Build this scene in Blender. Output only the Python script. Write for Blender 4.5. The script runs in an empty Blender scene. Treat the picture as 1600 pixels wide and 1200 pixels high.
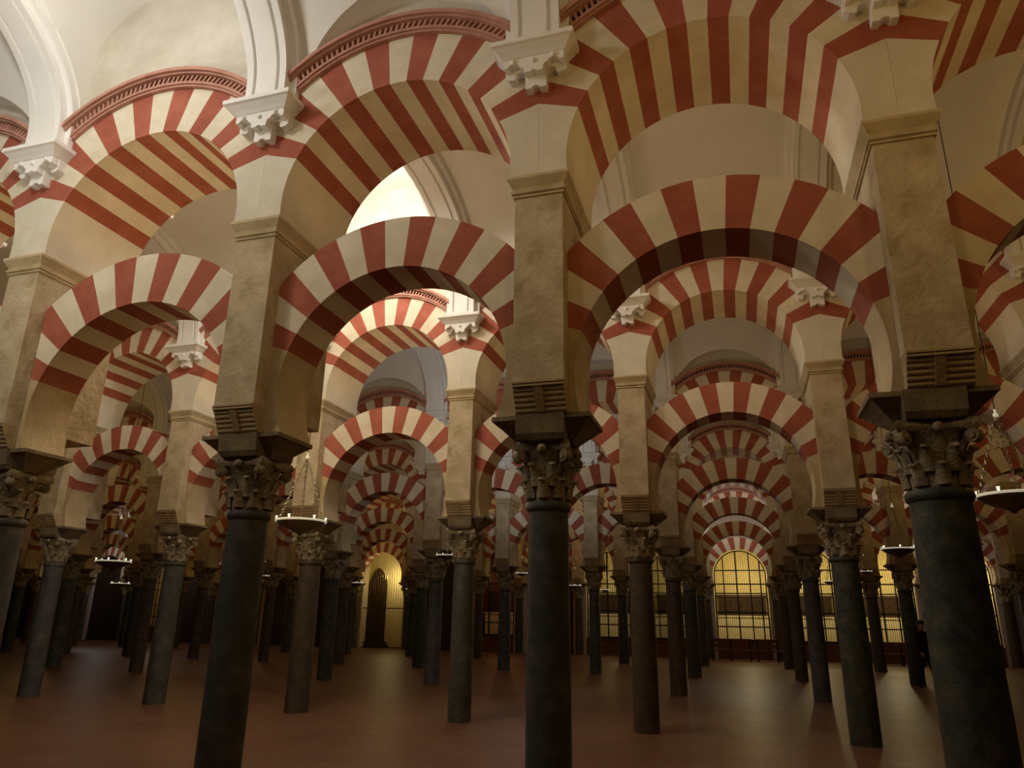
import bpy, bmesh, math, random
from mathutils import Vector, Matrix
random.seed(7)
PI = math.pi
scene = bpy.context.scene
COL = scene.collection

# ------------------------------------------------------------------ layout
A = 3.10          # spacing of the columns along an arcade
B = 6.18          # spacing of the arcades (width of a nave)
Z_COL, Z_IMP, Z_ROLL, Z_PB, Z_CB, Z_CT = 2.62, 3.13, 3.35, 3.61, 5.44, 5.65
LZ, LR, LRO, LY = 3.725, 1.235, 1.755, 0.275        # lower horseshoe arch
UZ, UR, URO, UY = 5.80, 1.275, 1.87, 0.63         # upper round arch
WALL_Y = 0.60
YP, YC = -0.03, -0.17     # the upper wall and the columns stand a little before the grid line
TOP = 10.8
ROWS = 6
TR = {0: (-2, 3), 1: (-4, 3), 2: (-6, 4), 3: (-8, 4), 4: (-10, 5), 5: (-12, 5)}
ROWNAME = ['front', 'second', 'third', 'fourth', 'fifth', 'rearmost']

def colx(r, t):
    return t * A - (0.10 if (r == 0 and t == -1) else 0.0)

# ------------------------------------------------------------------ materials
def new_mat(name):
    m = bpy.data.materials.new(name); m.use_nodes = True
    nt = m.node_tree
    return m, nt, nt.nodes['Principled BSDF']

def stone(name, c1, c2, scale=4.0, rough=0.85, bump=0.15, detail=6.0, c3=None, spec=0.3, metal=0.0, fine=0.0):
    m, nt, b = new_mat(name)
    tc = nt.nodes.new('ShaderNodeTexCoord')
    n = nt.nodes.new('ShaderNodeTexNoise'); n.inputs['Scale'].default_value = scale; n.inputs['Detail'].default_value = detail
    n.inputs['Roughness'].default_value = 0.65
    nt.links.new(tc.outputs['Object'], n.inputs['Vector'])
    cr = nt.nodes.new('ShaderNodeValToRGB')
    cr.color_ramp.elements[0].position = 0.32; cr.color_ramp.elements[0].color = (*c1, 1)
    cr.color_ramp.elements[1].position = 0.68; cr.color_ramp.elements[1].color = (*c2, 1)
    if c3:
        e = cr.color_ramp.elements.new(0.5); e.color = (*c3, 1)
    nt.links.new(n.outputs['Fac'], cr.inputs['Fac'])
    nt.links.new(cr.outputs['Color'], b.inputs['Base Color'])
    b.inputs['Roughness'].default_value = rough
    b.inputs['Specular IOR Level'].default_value = spec
    b.inputs['Metallic'].default_value = metal
    if bump:
        n2 = nt.nodes.new('ShaderNodeTexNoise'); n2.inputs['Scale'].default_value = scale * 6; n2.inputs['Detail'].default_value = 5
        nt.links.new(tc.outputs['Object'], n2.inputs['Vector'])
        bp = nt.nodes.new('ShaderNodeBump'); bp.inputs['Strength'].default_value = bump; bp.inputs['Distance'].default_value = 0.03
        nt.links.new(n2.outputs['Fac'], bp.inputs['Height'])
        nt.links.new(bp.outputs['Normal'], b.inputs['Normal'])
    return m

def emit(name, col, strength):
    m, nt, b = new_mat(name)
    b.inputs['Base Color'].default_value = (*col, 1)
    b.inputs['Emission Color'].default_value = (*col, 1)
    b.inputs['Emission Strength'].default_value = strength
    return m

M = {}
M['cream'] = stone('cream_voussoir', (0.63, 0.55, 0.405), (0.77, 0.70, 0.555), 2.2)
M['red'] = stone('red_voussoir', (0.31, 0.080, 0.046), (0.42, 0.130, 0.082), 2.6)
M['springer'] = stone('cream_plaster', (0.62, 0.56, 0.44), (0.74, 0.69, 0.57), 1.8, bump=0.25)
M['pier'] = stone('tan_pier_stone', (0.38, 0.295, 0.165), (0.62, 0.525, 0.365), 2.8, bump=0.45, c3=(0.51, 0.415, 0.27))
M['flank'] = stone('tan_arch_flank', (0.44, 0.34, 0.18), (0.60, 0.48, 0.29), 2.4, bump=0.25)
M['cornice'] = stone('ochre_cornice_stone', (0.43, 0.34, 0.19), (0.64, 0.53, 0.34), 3.0)
M['roll'] = stone('brown_roll_corbel', (0.36, 0.265, 0.14), (0.50, 0.39, 0.225), 4.0, bump=0.3)
M['impost'] = stone('dark_impost_stone', (0.15, 0.115, 0.065), (0.27, 0.21, 0.125), 4.0, bump=0.5)
M['capital'] = stone('worn_capital_marble', (0.16, 0.125, 0.075), (0.42, 0.35, 0.23), 7.0, bump=0.7, c3=(0.28, 0.225, 0.14))
M['vault'] = stone('white_vault_plaster', (0.76, 0.73, 0.67), (0.83, 0.81, 0.76), 1.0, bump=0.05)
M['rib'] = stone('white_rib_plaster', (0.78, 0.76, 0.72), (0.85, 0.83, 0.80), 1.2, bump=0.05)
M['lunette'] = stone('tan_lunette_plaster', (0.50, 0.455, 0.365), (0.64, 0.60, 0.50), 1.6, bump=0.3)
M['mould'] = stone('red_brick_moulding', (0.40, 0.19, 0.14), (0.53, 0.28, 0.21), 5.0)
M['gap'] = stone('shade_dark_brick_recess', (0.015, 0.009, 0.007), (0.03, 0.018, 0.013), 5.0, bump=0)  # near-black colour stands in for the shade between the dentils
M['shaft_grey'] = stone('grey_marble_shaft', (0.045, 0.043, 0.038), (0.115, 0.11, 0.095), 5.0, rough=0.5, bump=0.15, c3=(0.072, 0.07, 0.062))
M['shaft_green'] = stone('dark_green_marble_shaft', (0.022, 0.026, 0.020), (0.095, 0.085, 0.055), 8.0, rough=0.5, bump=0.2, c3=(0.048, 0.052, 0.038))
M['shaft_brown'] = stone('brown_marble_shaft', (0.045, 0.031, 0.02), (0.11, 0.078, 0.052), 5.0, rough=0.5, bump=0.15)
M['brass'] = stone('aged_brass', (0.16, 0.14, 0.09), (0.30, 0.27, 0.18), 14.0, rough=0.35, bump=0.0, metal=1.0)
M['rim'] = emit('glowing_brass_rim', (0.9, 0.86, 0.62), 0.35)  # emission added so the brass rim and finial look bright
M['cup'] = emit('glowing_glass_cup', (1.0, 0.97, 0.8), 0.9)
M['iron'] = stone('black_iron', (0.012, 0.011, 0.009), (0.03, 0.026, 0.02), 8.0, rough=0.6, bump=0.0)
M['chain'] = stone('brass_chain', (0.35, 0.31, 0.20), (0.55, 0.5, 0.35), 20.0, rough=0.35, bump=0.0, metal=0.8)
M['wood'] = stone('dark_wood', (0.025, 0.014, 0.008), (0.07, 0.038, 0.02), 6.0, rough=0.6, bump=0.2)
M['redwood'] = stone('red_brown_wood', (0.10, 0.035, 0.018), (0.20, 0.075, 0.035), 5.0, rough=0.6, bump=0.2)
M['chapel'] = stone('yellow_chapel_plaster', (0.62, 0.53, 0.28), (0.72, 0.62, 0.36), 1.5, bump=0.1)
M['cloth'] = stone('pale_altar_cloth', (0.72, 0.66, 0.46), (0.82, 0.76, 0.58), 3.0, bump=0.05)
M['jamb'] = stone('pinkish_white_jamb', (0.50, 0.42, 0.36), (0.62, 0.54, 0.47), 2.0)
M['jacket'] = stone('black_jacket_fabric', (0.010, 0.010, 0.012), (0.022, 0.022, 0.026), 20.0, rough=0.9)
M['trousers'] = stone('dark_trousers_fabric', (0.014, 0.014, 0.02), (0.03, 0.03, 0.04), 20.0, rough=0.9)
M['skin'] = stone('skin', (0.42, 0.25, 0.17), (0.5, 0.31, 0.22), 8.0, rough=0.6, bump=0)
M['hair'] = stone('dark_hair', (0.012, 0.008, 0.006), (0.03, 0.02, 0.014), 30.0, rough=0.6, bump=0.2)
M['shoe'] = stone('black_leather', (0.010, 0.009, 0.008), (0.02, 0.018, 0.015), 10.0, rough=0.5, bump=0)
M['dark'] = stone('dark_plaster', (0.05, 0.035, 0.022), (0.09, 0.065, 0.04), 1.5)

def floor_mat():
    m, nt, b = new_mat('red_brown_floor_tiles')
    tc = nt.nodes.new('ShaderNodeTexCoord')
    br = nt.nodes.new('ShaderNodeTexBrick'); br.inputs['Scale'].default_value = 1.0
    br.inputs['Color1'].default_value = (0.162, 0.076, 0.043, 1); br.inputs['Color2'].default_value = (0.209, 0.103, 0.059, 1)
    br.inputs['Mortar'].default_value = (0.121, 0.059, 0.035, 1); br.inputs['Mortar Size'].default_value = 0.008
    br.inputs['Brick Width'].default_value = 0.6; br.inputs['Row Height'].default_value = 0.3
    nt.links.new(tc.outputs['Object'], br.inputs['Vector'])
    n = nt.nodes.new('ShaderNodeTexNoise'); n.inputs['Scale'].default_value = 0.8; n.inputs['Detail'].default_value = 6
    nt.links.new(tc.outputs['Object'], n.inputs['Vector'])
    mx = nt.nodes.new('ShaderNodeMix'); mx.data_type = 'RGBA'; mx.blend_type = 'MULTIPLY'; mx.inputs['Factor'].default_value = 0.5
    nt.links.new(br.outputs['Color'], mx.inputs['A']); nt.links.new(n.outputs['Color'], mx.inputs['B'])
    hs = nt.nodes.new('ShaderNodeHueSaturation'); hs.inputs['Saturation'].default_value = 1.0; hs.inputs['Value'].default_value = 1.25
    mn = nt.nodes.new('ShaderNodeMix'); mn.data_type = 'RGBA'; mn.blend_type = 'MULTIPLY'; mn.inputs['Factor'].default_value = 0.45
    nt.links.new(br.outputs['Color'], mn.inputs['A']); nt.links.new(n.outputs['Fac'], mn.inputs['B'])
    nt.links.new(mn.outputs['Result'], hs.inputs['Color'])
    nt.links.new(hs.outputs['Color'], b.inputs['Base Color'])
    nt.nodes.remove(mx)
    rr = nt.nodes.new('ShaderNodeMapRange'); rr.inputs['To Min'].default_value = 0.34; rr.inputs['To Max'].default_value = 0.5
    nt.links.new(n.outputs['Fac'], rr.inputs['Value']); nt.links.new(rr.outputs['Result'], b.inputs['Roughness'])
    b.inputs['Specular IOR Level'].default_value = 0.22
    return m
M['floor'] = floor_mat()

# ------------------------------------------------------------------ mesh builder
class MB:
    def __init__(self): self.v = []; self.f = []; self.m = []
    def vert(self, x, y, z): self.v.append((x, y, z)); return len(self.v) - 1
    def face(self, pts, mat=0):
        i = [self.vert(*p) for p in pts]; self.f.append(i); self.m.append(mat)
    def box(self, x0, x1, y0, y1, z0, z1, mat=0):
        P = [(x0,y0,z0),(x1,y0,z0),(x1,y1,z0),(x0,y1,z0),(x0,y0,z1),(x1,y0,z1),(x1,y1,z1),(x0,y1,z1)]
        b = len(self.v); self.v += P
        for q in ((0,3,2,1),(4,5,6,7),(0,1,5,4),(1,2,6,5),(2,3,7,6),(3,0,4,7)):
            self.f.append([b+i for i in q]); self.m.append(mat)
    def rings(self, rings, mat=0, cap0=True, cap1=True, closed=True):
        base = []
        for r in rings:
            base.append(len(self.v)); self.v += [tuple(p) for p in r]
        n = len(rings[0])
        for k in range(len(rings) - 1):
            for i in range(n if closed else n - 1):
                j = (i + 1) % n
                self.f.append([base[k]+i, base[k]+j, base[k+1]+j, base[k+1]+i]); self.m.append(mat)
        if cap0: self.f.append([base[0]+i for i in range(n)][::-1]); self.m.append(mat)
        if cap1: self.f.append([base[-1]+i for i in range(n)]); self.m.append(mat)
    def lathe(self, prof, seg=24, mat=0, cx=0, cy=0, cap0=True, cap1=True):
        R = [[(cx + r*math.cos(2*PI*i/seg), cy + r*math.sin(2*PI*i/seg), z) for i in range(seg)] for r, z in prof]
        self.rings(R, mat, cap0, cap1)
    def rectlathe(self, prof, hx, hy, mat=0, cap0=True, cap1=True):   # prof: (offset, z)
        R = [[(-hx-o, -hy-o, z), (hx+o, -hy-o, z), (hx+o, hy+o, z), (-hx-o, hy+o, z)] for o, z in prof]
        self.rings(R, mat, cap0, cap1)
    def tube(self, pts, r, seg=6, mat=0):
        R = []
        for i, p in enumerate(pts):
            p = Vector(p)
            d = (Vector(pts[min(i+1, len(pts)-1)]) - Vector(pts[max(i-1, 0)])).normalized()
            u = d.cross(Vector((0, 0, 1)))
            if u.length < 1e-3: u = d.cross(Vector((1, 0, 0)))
            u.normalize(); w = d.cross(u)
            rr = r[i] if isinstance(r, (list, tuple)) else r
            R.append([tuple(p + u*rr*math.cos(2*PI*k/seg) + w*rr*math.sin(2*PI*k/seg)) for k in range(seg)])
        self.rings(R, mat)
    def prism(self, poly, y0, y1, mat=0):    # poly in xz, extruded in y
        self.rings([[(x, y0, z) for x, z in poly], [(x, y1, z) for x, z in poly]], mat)
    def sphere(self, c, r, seg=10, rings=6, mat=0, sz=1.0):
        prof = [(max(1e-4, r*math.sin(PI*k/rings)), c[2] - sz*r*math.cos(PI*k/rings)) for k in range(rings+1)]
        self.lathe(prof, seg, mat, c[0], c[1])
    def mesh(self, name, mats, smooth=None, bevel=0):
        me = bpy.data.meshes.new(name)
        me.from_pydata(self.v, [], self.f); me.update()
        for mm in mats: me.materials.append(mm)
        me.polygons.foreach_set('material_index', self.m)
        bm = bmesh.new(); bm.from_mesh(me)
        bmesh.ops.remove_doubles(bm, verts=bm.verts, dist=1e-5)
        bmesh.ops.recalc_face_normals(bm, faces=bm.faces)
        bm.to_mesh(me); bm.free()
        if smooth is not None:
            me.polygons.foreach_set('use_smooth', [True]*len(me.polygons))
            me.set_sharp_from_angle(angle=math.radians(smooth))
        return me

def obj(name, me, parent=None, loc=(0, 0, 0), rz=0):
    o = bpy.data.objects.new(name, me); COL.objects.link(o)
    o.location = loc; o.rotation_euler = (0, 0, rz)
    if parent: o.parent = parent
    return o
def empty(name, loc, rz=0):
    o = bpy.data.objects.new(name, None); COL.objects.link(o); o.location = loc; o.rotation_euler = (0, 0, rz)
    o.empty_display_size = 0.2
    return o
def tag(o, label, cat, group=None):
    o['label'] = label; o['category'] = cat
    if group: o['group'] = group
    return o
def struct(o): o['kind'] = 'structure'; return o

# ------------------------------------------------------------------ prototype meshes
def shaft_mesh(name, r, mat):
    b = MB()
    prof = [(r*1.06, 0.0), (r*1.06, 0.6), (r*1.05, 1.1), (r*1.02, 1.8), (r*0.99, 2.3), (r*0.97, 2.53), (r*1.06, 2.545), (r*1.10, 2.57), (r*1.08, 2.60), (r*1.02, Z_COL)]
    b.lathe(prof, 32)
    return b.mesh(name, [mat], 40)

def capital_mesh(name, s, mat):
    b = MB(); H = Z_IMP - Z_COL; z0 = Z_COL
    bell = [(0.185*s, 0.0), (0.19*s, 0.06), (0.195*s, 0.2), (0.21*s, 0.32), (0.245*s, 0.40), (0.27*s, 0.43)]
    b.lathe([(r, z0 + z) for r, z in bell], 24)
    def leaf(ang, zb, h, rb, w, out):
        ca, sa = math.cos(ang), math.sin(ang)
        R = []
        for k in range(7):
            u = k / 6.0
            rad = rb + 0.012 + out * u**2.2
            z = zb + h * (u if u < 0.85 else 0.85 - (u-0.85)*0.9)
            ww = w * (1.0 - 0.25*u) if u < 0.8 else w * (0.8 - (u-0.8)*1.8)
            th = 0.028
            ring = []
            for (dx, dr) in ((-ww, -0.012), (-ww*0.5, th*0.6), (0, th), (ww*0.5, th*0.6), (ww, -0.012), (0, -0.02)):
                rr = rad + dr
                ring.append((rr*ca - dx*sa, rr*sa + dx*ca, z0 + z))
            R.append(ring)
        b.rings(R)
    for i in range(8): leaf(2*PI*i/8, 0.02, 0.20, 0.19*s, 0.062, 0.065)
    for i in range(8): leaf(2*PI*(i+0.5)/8, 0.12, 0.24, 0.195*s, 0.058, 0.075)
    for i in range(4):
        a = PI/4 + i*PI/2
        ca, sa = math.cos(a), math.sin(a)
        # stalk and scroll of the corner volute
        pts = [(0.20*s, 0.24), (0.24*s, 0.33), (0.295*s, 0.40)]
        b.tube([(r*ca, r*sa, z0 + z) for r, z in pts], [0.022, 0.028, 0.03], 6)
        c = Vector((0.315*s*ca, 0.315*s*sa, z0 + 0.375)); t = Vector((-sa, ca, 0))
        for rr, hw in ((0.055, 0.035), (0.03, 0.05)):
            ring = []
            for sgn in (-1, 1):
                ring.append([tuple(c + t*hw*sgn + Vector((ca, sa, 0))*rr*math.cos(2*PI*k/10) + Vector((0, 0, 1))*rr*math.sin(2*PI*k/10)) for k in range(10)])
            b.rings(ring)
        a2 = i*PI/2
        b.sphere((0.27*s*math.cos(a2), 0.27*s*math.sin(a2), z0 + 0.44), 0.042)
    bell_me = b.mesh(name, [mat], 45); b = MB()
    # abacus with hollowed sides
    poly = []
    for i in range(4):
        a = PI/4 + i*PI/2
        p0 = Vector((math.cos(a), math.sin(a))) * 0.385*s
        p1 = Vector((math.cos(a+PI/2), math.sin(a+PI/2))) * 0.385*s
        for k in range(6):
            u = k/6.0; p = p0.lerp(p1, u); p = p * (1 - 0.16*math.sin(PI*u))
            poly.append(p)
    R = [[(p.x*f, p.y*f, z) for p in poly] for f, z in ((0.93, z0+0.425), (1.0, z0+0.45), (1.0, z0+0.485), (0.95, z0+H))]
    b.rings(R)
    return bell_me, b.mesh('abacus', [mat], 45)

def impost_mesh():
    b = MB()
    b.rectlathe([(-0.20, Z_IMP), (-0.17, Z_IMP+0.03), (-0.02, Z_ROLL-0.05), (0, Z_ROLL-0.04), (0, Z_ROLL)], 0.445, 0.31)
    b.rings([[(-hx, -hy, z), (hx, -hy, z), (hx, hy, z), (-hx, hy, z)] for hx, hy, z in
             ((0.205, 0.29, Z_IMP), (0.215, 0.32, Z_IMP+0.05), (0.22, 0.335, Z_ROLL-0.04), (0.22, 0.34, Z_ROLL))])
    return b.mesh('impost_block', [M['impost']])

def pier_mesh():
    b = MB()
    b.box(-0.23, 0.23, -0.435, 0.22, Z_ROLL, Z_PB)
    b.box(-0.23, 0.23, -0.60, 0.60, Z_PB, Z_CB)
    return b.mesh('pier_shaft', [M['pier']])

def roll_mesh():
    b = MB(); pts = []
    n = 5; h = (Z_PB - 0.05 - Z_ROLL) / n
    yb = 0.475
    pts.append((-0.432, Z_ROLL))
    for i in range(n):
        y0 = -(yb + 0.115 * i / n); zz = Z_ROLL + h*i
        for k in range(6):
            u = k / 6.0
            pts.append((y0 - 0.115*u/n - 0.012*math.sin(PI*u), zz + h*u))
    pts += [(-0.592, Z_PB-0.05), (-0.618, Z_PB-0.045), (-0.618, Z_PB-0.03), (-0.606, Z_PB-0.025), (-0.624, Z_PB-0.018), (-0.624, Z_PB+0.0), (-0.432, Z_PB)]
    b.rings([[(x, y, z) for y, z in pts] for x in (-0.228, 0.228)])
    # the central strap carved over the rolls
    st = [(-0.455, Z_ROLL+0.005), (-0.497, Z_ROLL+0.01), (-0.617, Z_PB-0.06), (-0.565, Z_PB-0.055)]
    b.rings([[(x, y, z) for y, z in st] for x in (-0.035, 0.035)])
    return b.mesh('roll_corbel', [M['roll']], 35)

def cornice_mesh():
    b = MB()
    prof = [(0.0, Z_CB), (0.018, Z_CB+0.005), (0.018, Z_CB+0.022), (0.006, Z_CB+0.030), (0.030, Z_CB+0.042), (0.034, Z_CB+0.065), (0.014, Z_CB+0.075), (0.022, Z_CB+0.10), (0.060, Z_CT-0.045), (0.070, Z_CT-0.03), (0.070, Z_CT)]
    b.rectlathe(prof, 0.23, 0.60)
    return b.mesh('cornice', [M['cornice']])

def lower_arch_mesh(LZ=LZ, LR=LR, LRO=LRO, off=0.0):
    # 15 painted voussoirs, a plain flank on each side, closed at the sides of the piers
    b = MB(); step = math.radians(9.4); X = A/2 - 0.232 - abs(off)
    prof = []                       # (inner xz, outer xz, mat)
    def inner(t): return (LR*math.sin(t), LZ + LR*math.cos(t))
    def outer(t):
        r = LRO if abs(math.sin(t))*LRO <= X else X/abs(math.sin(t))
        return (r*math.sin(t), LZ + r*math.cos(t))
    secs = []
    for k in range(-7, 8):
        mat = 1 if k % 2 else 0
        ts = [(k-0.5)*step + step*i/4 for i in range(5)]
        secs.append(([(inner(t), outer(t)) for t in ts], mat))
    tb = 7.5*step
    tend = PI/2 + math.asin((LZ - Z_ROLL)/LR)
    n = 12
    zo = outer(tb)[1]
    right = []
    for i in range(n+1):
        t = tb + (tend - tb)*i/n
        right.append((inner(t), (X, zo + (Z_ROLL - zo)*i/n)))
    left = [((-p[0], p[1]), (-q[0], q[1])) for p, q in right][::-1]
    secs = [(left, 2)] + secs + [(right, 2)]
    for pts, mat in secs:
        for i in range(len(pts)-1):
            (a, o), (a2, o2) = pts[i], pts[i+1]
            b.face([(a[0], -LY, a[1]), (a2[0], -LY, a2[1]), (o2[0], -LY, o2[1]), (o[0], -LY, o[1])], mat)
            b.face([(a[0], LY, a[1]), (o[0], LY, o[1]), (o2[0], LY, o2[1]), (a2[0], LY, a2[1])], mat)
            b.face([(a[0], -LY, a[1]), (a[0], LY, a[1]), (a2[0], LY, a2[1]), (a2[0], -LY, a2[1])], mat)
            b.face([(o[0], -LY, o[1]), (o2[0], -LY, o2[1]), (o2[0], LY, o2[1]), (o[0], LY, o[1])], mat)
    a, o = left[0]
    b.face([(a[0], -LY, a[1]), (o[0], -LY, o[1]), (o[0], LY, o[1]), (a[0], LY, a[1])], 2)
    a, o = right[-1]
    b.face([(a[0], -LY, a[1]), (o[0], -LY, o[1]), (o[0], LY, o[1]), (a[0], LY, a[1])], 2)
    return b.mesh('horseshoe_arch', [M['cream'], M['red'], M['flank']], 25)

def upper_arch_mesh():
    b = MB(); step = math.radians(8.65); X = A/2 - 0.001; CZ = 5.99
    def inner(t): return (UR*math.sin(t), UZ + UR*math.cos(t))
    def outer(t):
        p = inner(t); d = Vector((p[0], p[1]-CZ)).normalized()
        # meet the extrados circle or the neighbour at the column axis
        o = Vector((p[0], p[1]-UZ)); bq = o.dot(d); cq = o.dot(o) - URO*URO
        s = -bq + math.sqrt(bq*bq - cq)
        if abs(p[0] + s*d.x) > X: s = (X - abs(p[0]))/abs(d.x)
        return (p[0] + s*d.x, p[1] + s*d.y)
    secs = []
    for k in range(-7, 8):
        mat = 1 if k % 2 else 0
        ts = [(k-0.5)*step + step*i/5 for i in range(6)]
        secs.append(([(inner(t), outer(t)) for t in ts], mat))
    tb = 7.5*step
    tend = PI/2 + math.asin((UZ - Z_CT)/UR)
    n = 10; zo = outer(tb)[1]
    right = []
    for i in range(n+1):
        t = tb + (tend - tb)*i/n
        right.append((inner(t), (X, zo + (Z_CT - zo)*i/n)))
    left = [((-p[0], p[1]), (-q[0], q[1])) for p, q in right][::-1]
    secs = [(left, 2)] + secs + [(right, 2)]
    for pts, mat in secs:
        for i in range(len(pts)-1):
            (a, o), (a2, o2) = pts[i], pts[i+1]
            for s in (-1, 1):
                b.face([(a[0], s*UY, a[1]), (a2[0], s*UY, a2[1]), (o2[0], s*UY, o2[1]), (o[0], s*UY, o[1])], mat)
            b.face([(a[0], -UY, a[1]), (a[0], UY, a[1]), (a2[0], UY, a2[1]), (a2[0], -UY, a2[1])], mat)
            b.face([(o[0], -UY, o[1]), (o2[0], -UY, o2[1]), (o2[0], UY, o2[1]), (o[0], UY, o[1])], mat)
    for a, o in (left[0], right[-1]):
        b.face([(a[0], -UY, a[1]), (o[0], -UY, o[1]), (o[0], UY, o[1]), (a[0], UY, a[1])], 2)
    return b.mesh('round_arch', [M['cream'], M['red'], M['springer']], 25)

def moulding_mesh():
    b = MB(); T = math.radians(41); n = 40
    def band(r0, r1, y0, y1, mat):
        R = []
        for i in range(n+1):
            t = -T + 2*T*i/n; s, c = math.sin(t), math.cos(t)
            R.append([(r0*s, y0, UZ + r0*c), (r0*s, y1, UZ + r0*c), (r1*s, y1, UZ + r1*c), (r1*s, y0, UZ + r1*c)])
        b.rings(R, mat)
    band(1.855, 1.905, -0.64, -0.705, 0)
    band(1.885, 1.918, -0.64, -0.725, 0)
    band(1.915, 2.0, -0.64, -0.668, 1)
    band(1.996, 2.028, -0.64, -0.765, 0)
    band(2.02, 2.065, -0.64, -0.80, 0)
    m = 42
    for i in range(m):
        t = -T + 2*T*(i+0.5)/m; dt = T/m*0.42; sh = 0.006
        poly = []
        for tt, r in ((t-dt-sh, 1.917), (t+dt-sh, 1.917), (t+dt+sh, 1.998), (t-dt+sh, 1.998)):
            poly.append((r*math.sin(tt), UZ + r*math.cos(tt)))
        b.prism(poly, -0.67, -0.725, 0)
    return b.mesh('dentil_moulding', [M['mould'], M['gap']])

ZS, RISE, HALF = 7.30, 1.75, B/2 - WALL_Y        # barrel of the vault
def barrel(dy):
    u = min(1.0, abs(dy)/HALF)
    return ZS + RISE*math.sqrt(max(0, 1 - u*u))

def rib_mesh():
    # nave centre at the origin, running in y; plain foot, then a panelled face
    b = MB()
    a_in = HALF - 0.20; r_in = RISE - 0.20
    path = [(-a_in, 7.03), (-a_in, 7.12), (-a_in, 7.14), (-a_in, ZS)]
    n = 36
    for i in range(1, n):
        t = PI*i/n; path.append((-a_in*math.cos(t), ZS + r_in*math.sin(t)))
    path += [(a_in, ZS), (a_in, 7.14), (a_in, 7.12), (a_in, 7.03)]
    N = len(path); R = []
    for i, (y, z) in enumerate(path):
        if i in (0, 1, 2, 3): nx = Vector((-1, 0))
        elif i >= N-4: nx = Vector((1, 0))
        else:
            nx = Vector((y/a_in**2, (z-ZS)/r_in**2)); nx.normalize()
        g = 0.0 if (i < 2 or i >= N-2) else 0.03          # depth of the panel grooves
        sec = [(-0.33, 0.24), (-0.33, 0.10), (-0.25, 0.10), (-0.25, 0.0), (-0.17, 0.0), (-0.165, g), (-0.13, g), (-0.125, 0.0),
               (0.125, 0.0), (0.13, g), (0.165, g), (0.17, 0.0), (0.25, 0.0), (0.25, 0.10), (0.33, 0.10), (0.33, 0.24)]
        R.append([(x, y + nx.x*d, z + nx.y*d) for x, d in sec])
    b.rings(R)
    return b.mesh('rib_band', [M['rib']], 30)

def corbel_mesh():
    # stepped white plaster corbel; the wall face lies at y = 0, it projects to -y
    b = MB()
    # top slab, hollow moulded underneath
    R = []
    for o, z in ((0.0, 6.88), (0.03, 6.915), (0.08, 6.965), (0.105, 6.98), (0.105, 7.03)):
        R.append([(-0.31-o, 0.03, z), (-0.31-o, -0.20-o, z), (0.31+o, -0.20-o, z), (0.31+o, 0.03, z)])
    b.rings(R)
    def arc(cx, cz, r, a0, a1, n=6):
        return [(cx + r*math.cos(math.radians(a0 + (a1-a0)*i/n)), cz + r*math.sin(math.radians(a0 + (a1-a0)*i/n))) for i in range(n+1)]
    # rear plate with long notched tongue and a drop at each end
    poly = [(-0.31, 6.85), (-0.31, 6.63), (-0.27, 6.585)] + arc(-0.235, 6.60, 0.025, 200, 340, 4) + [(-0.205, 6.63)]
    poly += arc(-0.155, 6.655, 0.05, 180, 0, 5) + [(-0.105, 6.60), (-0.105, 6.37), (-0.055, 6.37)] + arc(0, 6.37, 0.045, 180, 0, 6)
    poly += [(0.055, 6.37), (0.105, 6.37), (0.105, 6.60)] + arc(0.155, 6.655, 0.05, 180, 0, 5) + [(0.205, 6.63)] + arc(0.235, 6.60, 0.025, 200, 340, 4) + [(0.27, 6.585), (0.31, 6.63), (0.31, 6.85)]
    sq = lambda pl: [(x, 6.89 - (6.86 - z)*0.64) for x, z in pl]
    b.prism(sq(poly), 0.03, -0.10)
    # front plate, three scallops
    poly = [(-0.30, 6.86), (-0.30, 6.70)] + arc(-0.20, 6.70, 0.06, 180, 0, 6) + [(-0.10, 6.66), (-0.09, 6.56), (-0.04, 6.56)] + arc(0, 6.56, 0.03, 180, 0, 5) + [(0.04, 6.56), (0.09, 6.56), (0.10, 6.66)]
    poly += arc(0.20, 6.70, 0.06, 180, 0, 6) + [(0.30, 6.70), (0.30, 6.86)]
    b.prism(sq(poly), -0.10, -0.19)
    # small bosses on the face
    for x, z in ((-0.2, 6.845), (0, 6.82), (0.2, 6.845)):
        b.sphere((x, -0.19, z), 0.028, 8, 5)
    return b.mesh('lobed_corbel', [M['rib']])

SH = {}
def shaft(r, kind):
    k = (round(r, 3), kind)
    if k not in SH: SH[k] = shaft_mesh('column_shaft', r, M['shaft_' + kind])
    return SH[k]
CAP = [capital_mesh('capital', s, M['capital']) for s in (0.93, 1.0, 1.07)]
IMP, PIER, ROLL, CORN = impost_mesh(), pier_mesh(), roll_mesh(), cornice_mesh()
LOWBAY = {-1: lower_arch_mesh(3.71, 1.265, 1.86), 1: lower_arch_mesh(3.69, 1.265, 1.80), 0: lower_arch_mesh(3.80, 1.20, 1.755)}
LOW, UPP, MOULD, RIB, CORB = lower_arch_mesh(), upper_arch_mesh(), moulding_mesh(), rib_mesh(), corbel_mesh()

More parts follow.
